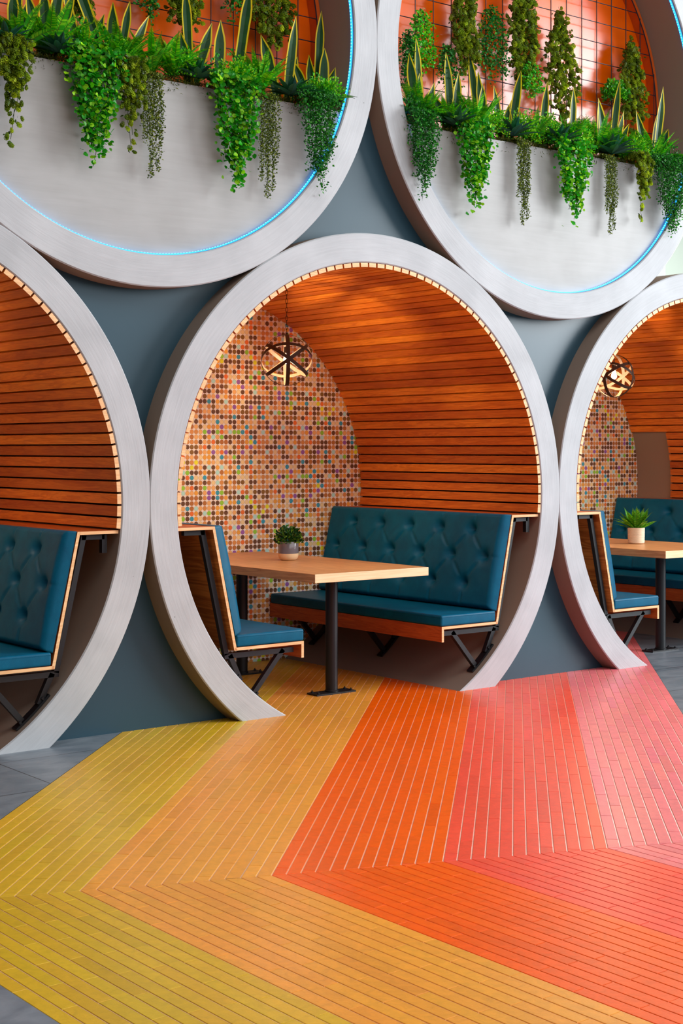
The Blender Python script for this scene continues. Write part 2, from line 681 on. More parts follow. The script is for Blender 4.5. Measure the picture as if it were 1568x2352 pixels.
# ------------------------------------------------------------------ slate wall between the rings
wl = MB()
dx = 0.01
x = -6.0
RW = 1.44
allr = list(RINGS.values())+[(-2*D, ZC), (-1.5*D, ZC+2.598), (2*D, ZC)]
while x < 4.6:
    x1 = x+dx
    top = 6.4 if x < 2.2 else 2.3
    iv = []
    for cx, cz in allr:
        dd = min(abs(x-cx), abs(x1-cx))
        if x <= cx <= x1:
            dd = 0
        if dd < RW:
            h = math.sqrt(RW*RW-dd*dd)
            iv.append((cz-h, cz+h))
    iv.sort()
    z = -0.02
    for a, b in iv+[(top, 99)]:
        if a > z:
            zz = min(a, top)
            if zz > z:
                wl.add([(x, 0.135, z), (x1, 0.135, z), (x1, 0.135, zz), (x, 0.135, zz)], [(0, 1, 2, 3)])
        z = max(z, b)
    x = x1
bm = bmesh.new()
o = wl.build('wall_front', 'slate')
bm.from_mesh(o.data)
bmesh.ops.remove_doubles(bm, verts=bm.verts, dist=1e-5)
bm.to_mesh(o.data)
bm.free()
sm = o.modifiers.new('thickness', 'SOLIDIFY')
sm.thickness = 0.12
sm.offset = -1
props(o, 'slate blue painted wall showing between the concrete rings', 'wall', kind='structure')


# ------------------------------------------------------------------ rings
def arc_shell(r0, r1, y0, y1, k=256, zcut=None, cz=0.0, ch=0.006, mi=0, side=0):
    """solid ring around the y axis, local coordinates, cut off below z = zcut"""
    mb = MB()
    if zcut is None:
        a0, a1 = 0, 2*PI
    else:
        a0 = a1 = None
    prof = [(r0, y1), (r0, y0+ch), (r0+ch, y0), (r1-ch, y0), (r1, y0+ch), (r1, y1)]
    n = len(prof)
    V = []
    for i in range(k):
        a = 2*PI*i/k
        for r, y in prof:
            V.append((r*math.cos(a), y, r*math.sin(a)))
    F = []
    for i in range(k):
        i2 = (i+1) % k
        for j in range(n):
            j2 = (j+1) % n
            F.append((i*n+j, i*n+j2, i2*n+j2, i2*n+j))
    fm = [mi if j in (1, 2, 3) else side for i in range(k) for j in range(n)]
    mb.add(V, F, fm)
    return mb


def bisect_floor(o, zl):
    bm = bmesh.new()
    bm.from_mesh(o.data)
    r = bmesh.ops.bisect_plane(bm, geom=bm.verts[:]+bm.edges[:]+bm.faces[:], plane_co=(0, 0, zl), plane_no=(0, 0, -1), clear_outer=True)
    bmesh.ops.holes_fill(bm, edges=[e for e in r['geom_cut'] if isinstance(e, bmesh.types.BMEdge)])
    bmesh.ops.recalc_face_normals(bm, faces=bm.faces)
    bm.to_mesh(o.data)
    bm.free()
    o.data.set_sharp_from_angle(angle=R_(30))


ring_label = {
    'M': 'full grey concrete ring of the middle booth, standing on the coloured tiles',
    'L': 'grey concrete ring of the left booth, cut off by the left edge of the picture',
    'R': 'grey concrete ring of the right booth, standing where the tiles turn pink',
    'UL': 'grey concrete ring above on the left, around the left planter',
    'UR': 'grey concrete ring above on the right, around the right planter'}
yoff = {'M': 0.0, 'L': 0.0012, 'R': 0.0016, 'UL': 0.0024, 'UR': 0.0032}
ring_obj = {}
for key, (cx, cz) in RINGS.items():
    low = key in 'MLR'
    root = empty('concrete_ring', (cx, 0, cz), ring_label[key], 'concrete ring', 'stacked concrete rings')
    ring_obj[key] = root
    mb = arc_shell(RI, RO, yoff[key], 1.80 if low else 0.44, side=1)
    o = mb.build('rim', ['concrete', 'side'], root, smooth=True, angle=30)
    if low:
        bisect_floor(o, -cz-0.004)
    if low:
        # timber lining: one strip per slat, open at the right booth's passage
        sl, bk = MB(), MB()
        random.seed({'M': 11, 'L': 12, 'R': 13}[key])
        ns = 72
        a0, a1 = R_(-5.55), R_(185.55)
        st = (a1-a0)/ns
        ga = 0.0050/1.31
        for i in range(ns):
            b0, b1 = a0+st*i+ga, a0+st*(i+1)-ga
            ye = YB-0.005
            if key == 'R' and 1.31*math.sin(b1) < 0.46 and math.cos(b1) > 0:
                ye = 1.40
            q = random.random()
            c3 = (q, random.random(), random.random())
            ro_, ri_ = RI-0.002, RI-0.025
            poly = [(ri_*math.cos(b0), ri_*math.sin(b0)), (ro_*math.cos(b0), ro_*math.sin(b0)), (ro_*math.cos(b1), ro_*math.sin(b1)), (ri_*math.cos(b1), ri_*math.sin(b1))]
            ys = 0.004+random.uniform(0, 0.002)
            sl.prism_xz(poly, ys, ye, 0, 1, c3)
        o = sl.build('slat_lining', ['slat', 'edge'], root)
        props(o, 'orange stained timber slats lining the tunnel of the ring')
        k = 96
        for i in range(k):
            b0, b1 = a0+(a1-a0)*i/k, a0+(a1-a0)*(i+1)/k
            ye = YB-0.006
            if key == 'R' and 1.31*math.sin(b1) < 0.46 and math.cos(b1) > 0:
                ye = 1.40
            r = RI-0.0035
            bk.add([(r*math.cos(b0), 0.03, r*math.sin(b0)), (r*math.cos(b1), 0.03, r*math.sin(b1)), (r*math.cos(b1), ye, r*math.sin(b1)), (r*math.cos(b0), ye, r*math.sin(b0))], [(0, 1, 2, 3)])
        bk.build('lining_backing', 'dark', root)
        # mosaic end wall
        ms = MB()
        pg = [(1.333*math.cos(2*PI*i/128), 1.333*math.sin(2*PI*i/128)) for i in range(128)]
        pg = clip(pg, [(0, 1, -cz+0.0)])
        ms.prism_xz(pg, YB, YB+0.02)
        o = ms.build('mosaic_panel', 'mosaic', None, loc=(cx, 0, cz))
        props(o, {'M': 'round end wall of coloured disc mosaic behind the middle table', 'L': 'disc mosaic end wall inside the left booth',
                  'R': 'disc mosaic end wall seen through the right ring'}[key], 'mosaic wall', 'mosaic end walls of the booths')

# ------------------------------------------------------------------ planters in the upper rings
PZ = 3.34
for key, side in (('UL', 'left'), ('UR', 'right')):
    cx, cz = RINGS[key]
    root = empty('planter_box', (cx, 0, cz), 'pale grey half-round concrete planter front filling the upper %s ring' % side, 'planter', 'planters in the upper rings')
    pg = [((RI-0.001)*math.cos(2*PI*i/256), (RI-0.001)*math.sin(2*PI*i/256)) for i in range(256)]
    pf = clip(pg, [(0, -1, -(PZ-cz))])
    mb = MB()
    mb.prism_xz(pf, 0.040, 0.062)
    mb.build('front_plate', 'plate', root)
    ps = clip(pg, [(0, -1, -(PZ-0.05-cz)), (0, 1, PZ-0.11-cz)])
    mb = MB()
    mb.prism_xz(ps, 0.063, 0.355)
    mb.build('soil', 'soil', root)
    # orange back panel with its raised rim
    root = empty('back_panel', (cx, 0, cz), 'glossy orange round panel behind the plants of the upper %s ring' % side, 'wall panel', 'orange back panels')
    mb = MB()
    mb.prism_xz([((RI-0.002)*math.cos(2*PI*i/128), (RI-0.002)*math.sin(2*PI*i/128)) for i in range(128)], 0.372, 0.40)
    mb.build('panel', 'orange', root)
    mb = arc_shell(1.300, RI-0.002, 0.30, 0.372, k=192, ch=0.003)
    mb.build('raised_rim', 'orange_rim', root, smooth=True, angle=30)
    # wire grid
    mb = MB()
    gx0 = 2.025-cx
    rg = 1.305
    s_ = 0.148
    for i in range(-20, 20):
        q = (gx0+i*s_)
        if abs(q) < rg-0.02:
            h = math.sqrt(rg*rg-q*q)
            mb.tube([(q, 0.297, -h), (q, 0.297, h)], 0.0032, 6)
        q = 4.198-cz+i*s_*0.92
        if abs(q) < rg-0.02:
            h = math.sqrt(rg*rg-q*q)
            mb.tube([(-h, 0.303, q), (h, 0.303, q)], 0.0032, 6)
    mb.tube([(1.30*math.cos(a*PI/60), 0.300, 1.30*math.sin(a*PI/60)) for a in range(120)], 0.004, 6, closed=True)
    o = mb.build('wire_grid', 'wire', None, loc=(cx, 0, cz))
    props(o, 'dark wire grid in front of the orange panel of the upper %s ring' % side, 'wire grid', 'wire grids behind the planters')
    # led strip lying on the inner face of the ring
    root = empty('led_strip', (cx, 0, cz), 'blue glowing light strip running round the inside of the upper %s ring' % side, 'light strip', 'blue light strips')
    mb = MB()
    k = 240
    V, F = [], []
    for i in range(k):
        a = 2*PI*i/k
        for r, y in ((RI-0.0015, 0.020), (RI-0.007, 0.020), (RI-0.007, 0.032), (RI-0.0015, 0.032)):
            V.append((r*math.cos(a), y, r*math.sin(a)))
    for i in range(k):
        for j in range(4):
            F.append((i*4+j, i*4+(j+1) % 4, ((i+1) % k)*4+(j+1) % 4, ((i+1) % k)*4+j))
    mb.add(V, F)
    mb.build('strip_body', 'led', root)
    mb = MB()
    k = 460
    for i in range(k):
        a = 2*PI*i/k
        c, s = math.cos(a), math.sin(a)
        r = RI-0.0080
        p = Vector((r*c, 0.026, r*s))
        t = Vector((-s, 0, c))
        mb.bar(p-t*0.003, p+t*0.003, 0.003, 0.006)
    props(mb.build('led_chip', 'led_dot', root), kind='stuff')


# ------------------------------------------------------------------ benches
def mir(pg, s):
    return [(x*s, z) for x, z in pg]


def frame_mb(s, y):
    mb = MB()
    w = 0.028

    def b(p, q, ww=w):
        mb.bar((p[0]*s, y, p[1]), (q[0]*s, y, q[1]), ww, w, (0, 1, 0))
    b((1.262, 1.008), (1.135, 1.008))
    if s > 0:
        b((1.262, 1.020), (1.262, 0.925))
    b((1.148, 1.018), (0.996, 0.352))
    b((1.010, 0.345), (0.556, 0.345))
    b((0.975, 0.350), (0.905, 0.205))
    b((0.625, 0.350), (0.815, 0.135))
    # foot plate bent along the ring
    al = [math.acos(v/(RI-0.008)) for v in (0.955, 0.93, 0.90, 0.87, 0.84, 0.81, 0.78)]
    pts = [((RI-0.008)*math.cos(a), ZC-(RI-0.008)*math.sin(a)) for a in al]
    for p, q in zip(pts, pts[1:]):
        mb.bar((p[0]*s, y, p[1]), (q[0]*s, y, q[1]), 0.010, 0.05, (0, 1, 0))
    for p in (pts[1], pts[-2]):
        mb.bar((p[0]*s, y-0.016, p[1]-0.002), (p[0]*s*0.985, y-0.016, p[1]+0.014), 0.012, 0.012)
    return mb


def cushion_back(s):
    """tufted back cushion as a height field over the sloping board"""
    L, W, T = 0.645, 1.735, 0.062
    ns, nw = 84, 220
    ss = np.linspace(0, L, ns)
    ww = np.linspace(0, W, nw)
    # crowd the rows towards the edges for a clean roll
    def ease(n, tot, r=0.03):
        a = np.linspace(0, 1, n)
        e = 0.5-0.5*np.cos(a*PI)
        return tot*(0.72*a+0.28*e)
    ss, ww = ease(ns, L), ease(nw, W)
    SS, WW = np.meshgrid(ss, ww, indexing='ij')
    e = np.minimum(np.minimum(SS, L-SS)/0.030, np.minimum(WW, W-WW)/0.034)
    e = np.clip(e, 0, 1)
    H = T*np.sqrt(np.clip(1-(1-e)**2, 0, 1))
    H += 0.010*np.sin(PI*SS/L)*np.clip(e, 0, 1)
    B = []
    for row, (z, y0) in enumerate(((0.945, 0.27), (0.775, 0.122), (0.60, 0.27))):
        sl_ = (z-0.455)/0.60*L*0.985+0.01
        y = y0
        while y < W-0.05:
            B.append((sl_, y, row))
            y += 0.2965

    def seg(a, b, dep, wd_):
        ax, ay = a
        bx, by = b
        vx, vy = bx-ax, by-ay
        t = np.clip(((SS-ax)*vx+(WW-ay)*vy)/(vx*vx+vy*vy), 0, 1)
        dd = np.hypot(SS-ax-t*vx, WW-ay-t*vy)
        return dep*np.exp(-(dd/wd_)**2)
    dip = np.zeros_like(H)
    for sb, yb, row in B:
        dd = np.hypot(SS-sb, WW-yb)
        dip = np.maximum(dip, 0.056*np.exp(-(dd/0.032)**1.35))
        if row == 0:
            dip = np.maximum(dip, seg((sb, yb), (L, yb-0.03), 0.007, 0.010))
        if row == 2:
            dip = np.maximum(dip, seg((sb, yb), (0, yb), 0.007, 0.010))
        for sb2, yb2, row2 in B:
            if abs(row2-row) == 1 and abs(yb2-yb) < 0.2 and row2 > row:
                dip = np.maximum(dip, seg((sb, yb), (sb2, yb2), 0.009, 0.013))
    r1 = [b for b in B if b[2] == 1]
    dip = np.maximum(dip, seg((r1[0][0], r1[0][1]), (r1[0][0], 0), 0.007, 0.008))
    dip = np.maximum(dip, seg((r1[-1][0], r1[-1][1]), (r1[-1][0], W), 0.007, 0.008))
    H = H-dip*np.clip(e*1.0, 0.0, 1)
    H = np.maximum(H, 0.0)
    # board line from bottom (0.962, .447) to top (1.102, 1.036)
    b0 = np.array([0.962*1.0, 0.452])
    b1 = np.array([1.093, 1.040])
    t = (b1-b0)/np.linalg.norm(b1-b0)
    n = np.array([-t[1], t[0]])          # towards the table
    V = []
    for i in range(ns):
        for j in range(nw):
            p = b0+t*(SS[i, j]*np.linalg.norm(b1-b0)/L)+n*(H[i, j]+0.001)
            V.append((p[0]*s, 0.022+WW[i, j], p[1]))
    F = []
    for i in range(ns-1):
        for j in range(nw-1):
            f = (i*nw+j, i*nw+j+1, (i+1)*nw+j+1, (i+1)*nw+j)
            F.append(f if s < 0 else f[::-1])
    mb = MB()
    mb.add(V, F)
    return mb


def make_bench(s, loc, label):
    root = empty('booth_bench', loc, label, 'bench', 'built-in booth benches')
    y0, y1 = 0.018, YB-0.004
    t = 0.016
    # shelf behind the backrest: outer end follows the ring
    mb = MB()
    mb.prism_xz(mir([(1.108, 1.038), (1.322, 1.038), (1.322, 1.038-t), (1.108-0.004, 1.038-t)], s), y0, y1, 0, 1)
    mb.build('shelf', ['ply', 'edge'], root)
    dxs = (1.109-0.968)/(1.038-0.374)
    mb = MB()
    mb.prism_xz(mir([(1.094, 1.038), (1.110, 1.038), (0.970, 0.376), (0.953, 0.376)], s), y0, y1, 0, 1)
    ob = mb.build('back_board', ['ply', 'edge', 'plyback'], root)
    for pf in ob.data.polygons:
        if pf.normal.x*s > 0.8:
            pf.material_index = 2
    mb = MB()
    mb.prism_xz(mir([(0.510, 0.391), (0.968, 0.391), (0.968, 0.375), (0.510, 0.375)], s), y0, y1, 0, 1)
    mb.build('seat_board', ['ply', 'edge'], root)
    mb = MB()
    mb.prism_xz(mir([(0.510, 0.3749), (0.527, 0.3749), (0.527, 0.300), (0.510, 0.300)], s), y0, y1, 0, 1)
    mb.build('front_fascia', ['ply', 'edge'], root)
    mb = MB()
    a, b = sorted((0.507*s, 0.955*s))
    mb.box(a, b, y0+0.002, y1-0.01, 0.3915, 0.458)
    c = mb.build('seat_cushion', 'leather', root)
    bevel(c, 0.014, 4)
    c.data.polygons.foreach_set('use_smooth', [True]*len(c.data.polygons))
    pp = MB()
    za = 0.449
    pp.tube([(a+0.004, y0+0.003, za-0.004), (b-0.004, y0+0.003, za-0.004)], 0.0022, 6)
    ex = a+0.001 if s > 0 else b-0.001
    pp.tube([(ex, y0+0.01, za-0.004), (ex, y1-0.02, za-0.004)], 0.0022, 6)
    pp.build('piping', 'leather', c)
    o = cushion_back(s).build('back_cushion', 'leather', root, smooth=True)
    for y in (0.065, 0.92, 1.66):
        frame_mb(s, y).build('support_frame', 'steel', root)
    return root


b_right = make_bench(1, (0, 0, 0), 'teal tufted bench on the right side of the middle booth, facing its table')
b_left = make_bench(-1, (0, 0, 0), 'teal bench seen end-on at the left side of the middle booth')
o = copy_tree(b_right)
o.location = (-D, 0, 0)
o['label'] = 'teal tufted bench in the left booth, cut off by the left edge'
o = copy_tree(b_right)
o.location = (D, 0, 0)
o['label'] = 'teal tufted bench behind the potted fern in the right booth'
o = copy_tree(b_left)
o.location = (D, 0, 0)
o['label'] = 'teal bench seen end-on at the left side of the right booth'


# ------------------------------------------------------------------ tables
def make_table():
    root = empty('dining_table', (0, 0, 0), 'oak-topped table on black posts in the middle booth', 'table', 'booth tables')
    mb = MB()
    mb.box(-0.42, 0.42, 0.035, YB-0.03, 0.700, 0.750)
    t = mb.build('tabletop', ['table', 'table_edge'], root)
    bevel(t, 0.002, 2)
    for pf in t.data.polygons:
        if pf.normal.y < -0.7:
            pf.material_index = 1
    for y in (0.425, 1.36):
        mb = MB()
        mb.lathe([(0.0365, 0.012), (0.0365, 0.6999)], 0.0, y, 32)
        leg = mb.build('leg', 'steel', root, smooth=True)
        mb = MB()
        mb.box(-0.145, 0.145, y-0.05, y+0.05, 0.0, 0.010)
        mb.lathe([(0.041, 0.0101), (0.041, 0.018), (0.037, 0.022)], 0.0, y, 24)
        mb.build('foot_plate', 'steel', leg)
        for sx_ in (-1, 1):
            for sy_ in (-1, 1):
                mb = MB()
                mb.lathe([(0.009, 0.0102), (0.009, 0.017), (0.004, 0.0175), (0.004, 0.024), (0.0, 0.024)], sx_*0.122, y+sy_*0.03, 8)
                mb.build('bolt', 'steel', leg)
        mb = MB()
        mb.box(-0.2, 0.2, y-0.04, y+0.04, 0.690, 0.6995)
        mb.build('mounting_plate', 'steel', root)
    return root


tb = make_table()
o = copy_tree(tb)
o.location = (D, 0, 0)
o['label'] = 'oak-topped table with a fern on it in the right booth'


# ------------------------------------------------------------------ pendant lamps
def make_lamp(loc, label, rot):
    root = empty('pendant_lamp', loc, label, 'pendant lamp', 'bronze orb pendants in the booths')
    yaw = 0.6689-0.10+rot
    f = Vector((math.sin(yaw), math.cos(yaw), 0))
    r = Vector((math.cos(yaw), -math.sin(yaw), 0))
    u = Vector((0, 0, 1))
    Ro = 0.158

    def hoop(nrm, Rr, w=0.022, th=0.0025):
        nrm = nrm.normalized()
        a = nrm.orthogonal().normalized()
        b = nrm.cross(a)
        mb = MB()
        k = 64
        V = []
        for i in range(k):
            t = 2*PI*i/k
            d_ = a*math.cos(t)+b*math.sin(t)
            for rr, hh in ((Rr, -w/2), (Rr, w/2), (Rr-th, w/2), (Rr-th, -w/2)):
                V.append(d_*rr+nrm*hh)
        F = [(i*4+j, i*4+(j+1) % 4, ((i+1) % k)*4+(j+1) % 4, ((i+1) % k)*4+j) for i in range(k) for j in range(4)]
        mb.add(V, F)
        mb.build('band', 'bronze', root, smooth=True, angle=40)
    hoop(r, Ro, 0.024)
    hoop(f+r*0.02, Ro-0.001)
    hoop(r*math.sin(R_(36))+u*math.cos(R_(36))+f*0.03, Ro-0.003)
    hoop(-r*math.sin(R_(36))+u*math.cos(R_(36))-f*0.03, Ro-0.005)
    hoop(u*math.cos(R_(37))+f*math.sin(R_(37)), Ro-0.002)
    mb = MB()
    mb.tube([(0, 0, Ro-0.01), (0, 0, Ro+0.012)], 0.008, 10)
    zc_ = Ro+0.020
    top = math.sqrt((RI-0.03)**2)+ZC-loc[2]
    i = 0
    while zc_ < top-0.004:
        ax = (r if i % 2 else f)
        pts = []
        for t in range(14):
            an = 2*PI*t/14
            pts.append(ax*0.0062*math.cos(an)+u*(0.0165*math.sin(an))+Vector((0, 0, zc_)))
        mb.tube(pts, 0.0016, 6, closed=True)
        zc_ += 0.0265
        i += 1
    mb.build('chain', 'bronze', root, smooth=True)
    mb = MB()
    mb.lathe([(0.0, top-0.016), (0.05, top-0.015), (0.055, top-0.006), (0.055, top-0.001)], 0, 0, 32)
    mb.build('ceiling_rose', 'bronze', root, smooth=True, angle=40)
    mb = MB()
    mb.tube([(0, 0, Ro-0.008), (0, 0, 0.075)], 0.004, 8)
    mb.lathe([(0.0, 0.085), (0.016, 0.083), (0.018, 0.045), (0.0, 0.040)], 0, 0, 20)
    mb.build('socket', 'bronze', root, smooth=True, angle=40)
    mb = MB()
    prof = [(0.0, -0.024), (0.010, -0.022), (0.018, -0.014), (0.021, -0.003), (0.019, 0.010), (0.014, 0.026), (0.012, 0.040)]
    mb.lathe(prof, 0, 0, 24)
    mb.build('bulb', 'bulb', root, smooth=True)
    ld = bpy.data.lights.new('bulb_light', 'POINT')
    ld.energy = LAMP_W
    ld.color = (1.0, 0.76, 0.48)
    ld.shadow_soft_size = 0.03
    lo = bpy.data.objects.new('bulb_light', ld)
    C.objects.link(lo)
    lo.parent = root
    lo.location = (0, 0, -0.04)
    return root


LAMP_W = 22
make_lamp((0, 0.875, 1.992), 'bronze banded orb lamp on a chain in the middle booth', 0)
make_lamp((D, 0.862, 1.985), 'bronze banded orb lamp with its bulb showing in the right booth', 0.75)
make_lamp((-D, 0.875, 1.992), 'bronze banded orb lamp in the left booth', 0.3)

# ------------------------------------------------------------------ foliage
rng = np.random.default_rng(7)
LEAF = [(0, 0, 0), (0.42, .32, .10), (0.36, .76, .08), (0, 1, -.04), (-0.36, .76, .08), (-0.42, .32, .10), (0, .34, 0), (0, .74, .01)]
LEAF_F = [(0, 1, 6), (0, 6, 5), (6, 1, 2, 7), (5, 6, 7, 4), (7, 2, 3), (4, 7, 3)]
SML = [(0, 0, 0), (0.30, .45, .08), (0, 1, 0), (-0.30, .45, .08)]
SML_F = [(0, 1, 2), (0, 2, 3)]


def nrm(a):
    return a/np.maximum(np.linalg.norm(a, axis=-1, keepdims=True), 1e-9)


def frames(dirs, jitter=0.5):
    """leaf basis: Y along dirs, Z roughly towards the room"""
    Y = nrm(dirs)
    z = np.tile(np.array([-0.25, -1.0, 0.45]), (len(Y), 1))+rng.normal(0, jitter, (len(Y), 3))
    Z = nrm(z-Y*np.sum(z*Y, axis=1, keepdims=True))
    X = np.cross(Y, Z)
    return X, Y, Z


def tint(base, n, var=0.18, alt=None, pa=0.3):
    c = np.tile(np.array(base), (n, 1))
    if alt is not None:
        m_ = rng.random(n) < pa
        t = rng.random(n)[:, None]
        c = np.where(m_[:, None], c*(1-t)+np.array(alt)*t, c)
    c = c*np.exp(rng.normal(0, var, (n, 1)))
    return np.clip(c, 0, 1).tolist()


def strands(x, y, z, w, length, n, over=0.10, taper=0.55, seed=None):
    """points along vines that rise out of the planter, fold over its edge and hang"""
    out = []
    for i in range(n):
        u = (i+0.5)/n*2-1+rng.normal(0, 0.12)
        L = length*(1-0.36*abs(u)**1.3)*rng.uniform(0.72, 1.0)
        if i == n//2:
            L = length
        x0 = x+u*w*0.5
        pts = []
        k = max(10, int(L/0.02))
        ph, am = rng.uniform(0, 6), rng.uniform(0.004, 0.014)
        dep = rng.uniform(0.0, 0.05)
        drift = -u*w*0.5*(1-taper)
        for j in range(k+1):
            t = j/k
            s = t*(L+over)
            if s < over:
                q = s/over
                pts.append((x0, y+0.10*(1-q)-dep*q, z+0.03*math.sin(q*PI)+0.0))
            else:
                h = s-over
                q = h/L
                pts.append((x0+drift*q+am*math.sin(ph+h*22), y-dep*(1-0.3*q)+0.004*math.sin(ph+h*30), z-h))
        out.append(np.array(pts))
    return out


def along(st, step, jit):
    P = []
    T = []
    for p in st:
        d_ = np.diff(p, axis=0)
        L = np.r_[0, np.cumsum(np.linalg.norm(d_, axis=1))]
        s = np.arange(0, L[-1], step)+rng.uniform(0, step)
        s = s[s < L[-1]]
        q = np.stack([np.interp(s, L, p[:, a]) for a in range(3)], 1)
        P.append(q)
        T.append(s/L[-1])
    P = np.concatenate(P)
    T = np.concatenate(T)
    return P+rng.normal(0, 1, P.shape)*np.array(jit), T


def vines(mb, st, r=0.0015, col=(0.03, 0.06, 0.01)):
    for p in st:
        mb.tube([tuple(q) for q in p[::3]], r, 4, col=col, caps=False)


def plant(mb, name, label, cat, group, base):
    o = mb.build(name, 'leaf', None)
    me = o.data
    # origin at the plant's base
    arr = np.empty(len(me.vertices)*3, dtype=np.float32)
    me.vertices.foreach_get('co', arr)
    arr = arr.reshape(-1, 3)-np.array(base, dtype=np.float32)
    me.vertices.foreach_set('co', arr.ravel())
    me.update()
    o.location = base
    return props(o, label, cat, group)


G_EUC = rgb(32, 138, 16)
G_EUC2 = rgb(150, 206, 30)
G_DARK = rgb(20, 98, 24)
G_DARK2 = rgb(72, 158, 44)
G_OLIVE = rgb(112, 134, 34)
G_OLIVE2 = rgb(168, 180, 44)
G_PEARL = rgb(70, 88, 26)
G_PEARL2 = rgb(132, 142, 44)
G_FERN = rgb(52, 164, 22)
G_FERN2 = rgb(150, 222, 36)


def euc(x, w, zt, zb, label, y=-0.028, bright=1.0):
    mb = MB()
    st = strands(x, y, PZ+0.05, w*1.0, PZ+0.05-zb, 23, 0.10, 0.52)
    vines(mb, st)
    P, T = along(st, 0.0085, (0.019, 0.016, 0.008))
    n = len(P)
    dirs = np.stack([rng.normal(0, 0.9, n), rng.normal(-0.7, 0.5, n), rng.normal(-0.35, 0.6, n)], 1)
    X, Y, Z = frames(dirs, 0.45)
    cols = tint([c*bright for c in G_EUC], n, 0.22, [c*bright for c in G_EUC2], 0.42)
    mb.blocks(LEAF, LEAF_F, P, X, Y, Z, rng.uniform(0.018, 0.032, n), cols)
    # bushy head rising above the edge
    n = 330
    u = rng.normal(0, 1, (n, 3))
    P = np.array([x, y+0.06, PZ+0.055])+nrm(u)*rng.random((n, 1))**0.4*np.array([w*0.48, 0.085, max(0.05, (zt-PZ)*0.85)])
    X, Y, Z = frames(u+np.array([0, -0.5, 0.5]), 0.5)
    mb.blocks(LEAF, LEAF_F, P, X, Y, Z, rng.uniform(0.010, 0.020, n), tint(G_EUC, n, 0.25, G_EUC2, 0.3))
    return plant(mb, 'eucalyptus_vine', label, 'trailing plant', 'bright round-leaved trailing plants', (x, y, PZ))


def darkvine(x, w, zt, zb, label, y=-0.03, n_st=22):
    mb = MB()
    st = strands(x, y, PZ+0.05, w*0.85, PZ+0.05-zb, n_st, 0.10, 0.62)
    vines(mb, st)
    P, T = along(st, 0.0034, (0.013, 0.016, 0.006))
    n = len(P)
    dirs = np.stack([rng.normal(0, 0.9, n), rng.normal(-0.6, 0.6, n), rng.normal(-0.2, 0.7, n)], 1)
    X, Y, Z = frames(dirs, 0.6)
    mb.blocks(SML, SML_F, P, X*1.15, Y, Z, rng.uniform(0.012, 0.020, n), tint(G_DARK, n, 0.3, G_DARK2, 0.4))
    n = 900
    u = rng.normal(0, 1, (n, 3))
    P = np.array([x, y+0.06, PZ+0.03])+nrm(u)*rng.random((n, 1))**0.4*np.array([w*0.5, 0.09, max(0.05, (zt-PZ)*0.9)])
    X, Y, Z = frames(u+np.array([0, -0.5, 0.5]), 0.5)
    mb.blocks(SML, SML_F, P, X*1.15, Y, Z, rng.uniform(0.012, 0.020, n), tint(G_DARK, n, 0.3, G_DARK2, 0.4))
    return plant(mb, 'trailing_vine', label, 'trailing plant', 'dark small-leaved trailing plants', (x, y, PZ))


def pearls(x, w, zb, label, y=-0.012):
    mb = MB()
    st = []
    ns_ = 12
    for i in range(ns_):
        u = (i+0.5)/ns_*2-1
        L = (PZ+0.01-zb)*(1.0 if i in (4, 5) else (0.93 if i in (8, 9) else rng.uniform(0.5, 0.84)))
        x0 = x+u*w*0.38+rng.normal(0, 0.003)
        ph = rng.uniform(0, 6)
        pts = [(x0, 0.055, PZ+0.008), (x0, 0.02, PZ+0.022), (x0, y, PZ+0.004)]
        k = int(L/0.02)
        pts += [(x0+0.004*math.sin(ph+j*0.5), y-0.006*abs(u), PZ-L*j/k) for j in range(1, k+1)]
        st.append(np.array(pts))
    vines(mb, st, 0.001)
    P, T = along(st, 0.0024, (0.0068, 0.006, 0.0015))
    n = len(P)
    dirs = np.stack([rng.normal(0, 1, n), rng.normal(-0.5, 0.5, n), rng.normal(0.1, 0.5, n)], 1)
    X, Y, Z = frames(dirs, 0.6)
    mb.blocks(SML, SML_F, P, X*1.25, Y, Z, rng.uniform(0.0095, 0.0145, n), tint(G_PEARL, n, 0.3, G_PEARL2, 0.5))
    return plant(mb, 'string_of_pearls', label, 'trailing plant', 'string plants hanging over the planters', (x, y, PZ))


# hop cone template: overlapping scales around an egg shape
CONE, CONE_F = [], []
for ring_i in range(5):
    t = ring_i/5
    rr = 0.34*math.sin(PI*(0.14+0.80*t))
    for j in range(6):
        a = 2*PI*(j+0.5*(ring_i % 2))/6
        b = len(CONE)
        c_, s_n = math.cos(a), math.sin(a)
        y0, y1 = 0.02+t*0.86, 0.02+t*0.86+0.30
        tx, tz = -s_n*0.19, c_*0.19
        CONE += [(c_*rr*0.75-tx, y0, s_n*rr*0.75-tz), (c_*rr*0.75+tx, y0, s_n*rr*0.75+tz), (c_*rr*1.12, min(y1, 1.08), s_n*rr*1.12)]
        CONE_F.append((b, b+1, b+2))
CONE_C = []
for ring_i in range(5):
    CONE_C += [(0.75+0.12*ring_i, 0.78+0.11*ring_i, 0.8+0.05*ring_i)]*6


